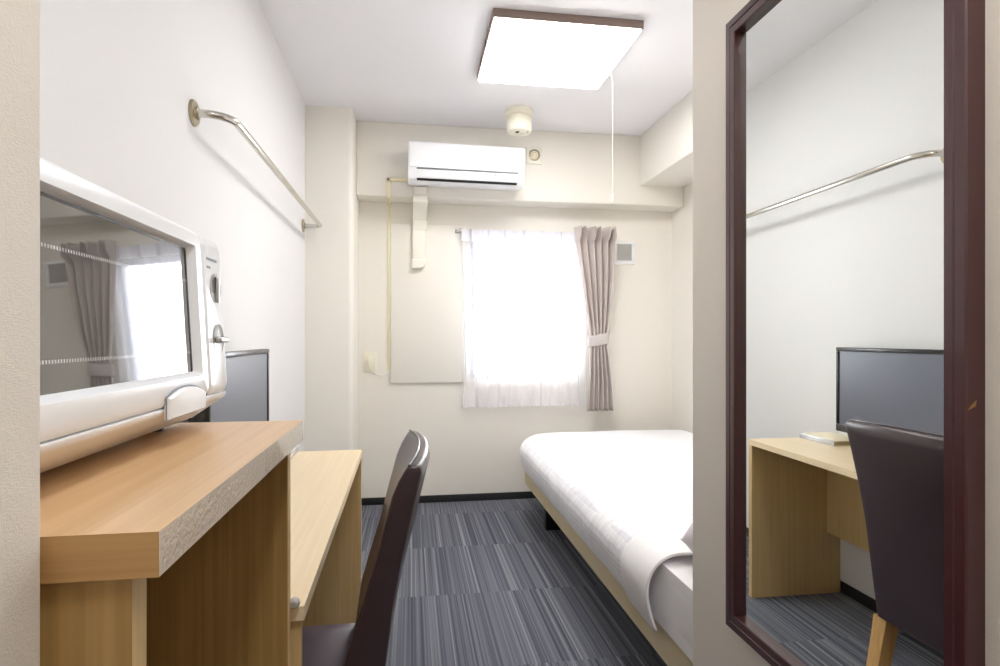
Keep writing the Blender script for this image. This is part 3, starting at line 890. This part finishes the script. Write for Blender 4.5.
o = obj('cover', shell(1.60, 3.685, .002, .298, .496, True, .005, 1.3), M_LINEN, dv, angle=180); sm = o.modifiers.new('soften', 'SMOOTH'); sm.factor = .5; sm.iterations = 8; solidify(o, .006, 1)
o = obj('folded_edge', shell(1.515, 1.705, .012, .302, .507, False, .009, 7.7), M_SHEET, dv, angle=180); solidify(o, .008, 1)

def pillow(name, label, cx_, cy_, cz, lx, ly, th, rot=0):
    bm = BM(); n = 28
    def pt(u, v, sgn):
        a, b = 2 * u - 1, 2 * v - 1
        h = (max(0, 1 - abs(a) ** 6) ** .5) * (max(0, 1 - abs(b) ** 5) ** .5)
        pin = 1 - .05 * (1 - abs(a)) * 0 - .06 * (1 - b * b) * abs(a) ** 6
        x = a * lx / 2 * pin; y = b * ly / 2 * (1 - .06 * (1 - a * a) * abs(b) ** 6)
        z = sgn * h * th / 2 * (1 + .10 * noise.noise(Vector((a * 2, b * 2, cz * 9))))
        if sgn < 0: z *= .6
        return Vector((cx_ + x, cy_ + y, cz + z))
    grid(bm, n, n, lambda u, v: pt(u, v, 1)); grid(bm, n, n, lambda u, v: pt(u, v, -1))
    bmesh.ops.remove_doubles(bm, verts=bm.verts[:], dist=.0004)
    return tag(obj(name, bm, M_PILLOW, None, angle=180), label, 'pillow')
pillow('pillow', 'white pillow at the bed head, half hidden behind the mirror wall', 1.06, 1.38, .550, .68, .262, .20)

# ------------------------------------------------------------------ wall mirror
t = thing('wall_mirror', 'tall mirror in a dark red lacquered frame on the right entry wall', 'mirror', (XM, .81, .546))
ry0, ry1, rz0, rz1 = .561, 1.0615, .543, 1.706
XFR, XGL = .602, .616
prof = [(0, XM), (0, XFR + .002), (.002, XFR), (.014, XFR), (.0155, XFR + .002), (.0175, XFR + .0008), (.0285, XFR + .001), (.030, XFR + .0025), (.030, XGL - .0005), (.030, XM - .002)]
bm = BM(); prev = None; first = None
corners = [(ry0, rz0, 1, 1), (ry1, rz0, -1, 1), (ry1, rz1, -1, -1), (ry0, rz1, 1, -1)]
loops = [[bm.verts.new((x, y + sy * d, z + sz * d)) for y, z, sy, sz in corners] for d, x in prof]
for A, Q in zip(loops, loops[1:] + loops[:1]):
    for k in range(4): bm.faces.new((A[k], A[(k + 1) % 4], Q[(k + 1) % 4], Q[k]))
obj('frame', bm, M_FRAME, t, angle=25)
obj('mirror_glass', B(XGL, XM - .002, ry0 + .0295, ry1 - .0295, rz0 + .0295, rz1 - .0295), M_MIRROR, t, smooth=False)
bm = BM(); v = [bm.verts.new(p) for p in ((XFR + .0017, ry0 - .0002, 1.019), (XFR + .012, ry0 - .0002, 1.024), (XFR + .013, ry0 - .0002, 1.031), (XFR + .006, ry0 - .0002, 1.025))]
w = [bm.verts.new(c.co + Vector((0, .0008, 0))) for c in v]
bm.faces.new(v); bm.faces.new(w[::-1])
for k in range(4): bm.faces.new((v[k], w[k], w[(k + 1) % 4], v[(k + 1) % 4]))
obj('chip', bm, M_SCUFF, t, label='small bare chip in the lacquer')

# ------------------------------------------------------------------ light, camera, colour
w = bpy.data.worlds.new('daylight'); scene.world = w; w.use_nodes = True
bg = w.node_tree.nodes['Background']
bg.inputs['Color'].default_value = (.93, .96, 1.0, 1); bg.inputs['Strength'].default_value = 6.0
pl_ = bpy.data.lights.new('window_portal', 'AREA'); pl_.shape = 'RECTANGLE'; pl_.size = WX1 - WX0; pl_.size_y = WZ1 - WZ0
pl_.cycles.is_portal = True
po = bpy.data.objects.new('window_portal', pl_); COL.objects.link(po)
po.location = ((WX0 + WX1) / 2, YB + .21, (WZ0 + WZ1) / 2); po.rotation_euler = (-PI / 2, 0, 0)

hl = bpy.data.lights.new('entry_fill_light', 'AREA'); hl.shape = 'DISK'; hl.size = .30; hl.energy = 4; hl.color = (.94, .97, 1)  # added soft light without a fixture, brightens entry walls, microwave and counter
ho = bpy.data.objects.new('entry_fill_light', hl); COL.objects.link(ho); ho.location = (.2, 0, ZC - .01)
cam = bpy.data.cameras.new('camera'); cam.sensor_width = 36; cam.lens = 588 / 1000 * 36
cam.shift_y = .004; cam.clip_start = .02
co = bpy.data.objects.new('camera', cam); COL.objects.link(co)
co.location = (0, 0, 1.1); co.rotation_euler = (PI / 2, 0, -math.atan2(89, 588))
scene.camera = co

scene.view_settings.view_transform = 'Standard'; scene.view_settings.look = 'None'
scene.view_settings.gamma = 1; scene.view_settings.use_curve_mapping = False
scene.view_settings.exposure = 1.95
cy = scene.cycles
cy.use_denoising = True; cy.max_bounces = 14; cy.diffuse_bounces = 10; cy.glossy_bounces = 6; cy.transparent_max_bounces = 16
cy.sample_clamp_indirect = 8
cy.caustics_reflective = False; cy.caustics_refractive = False
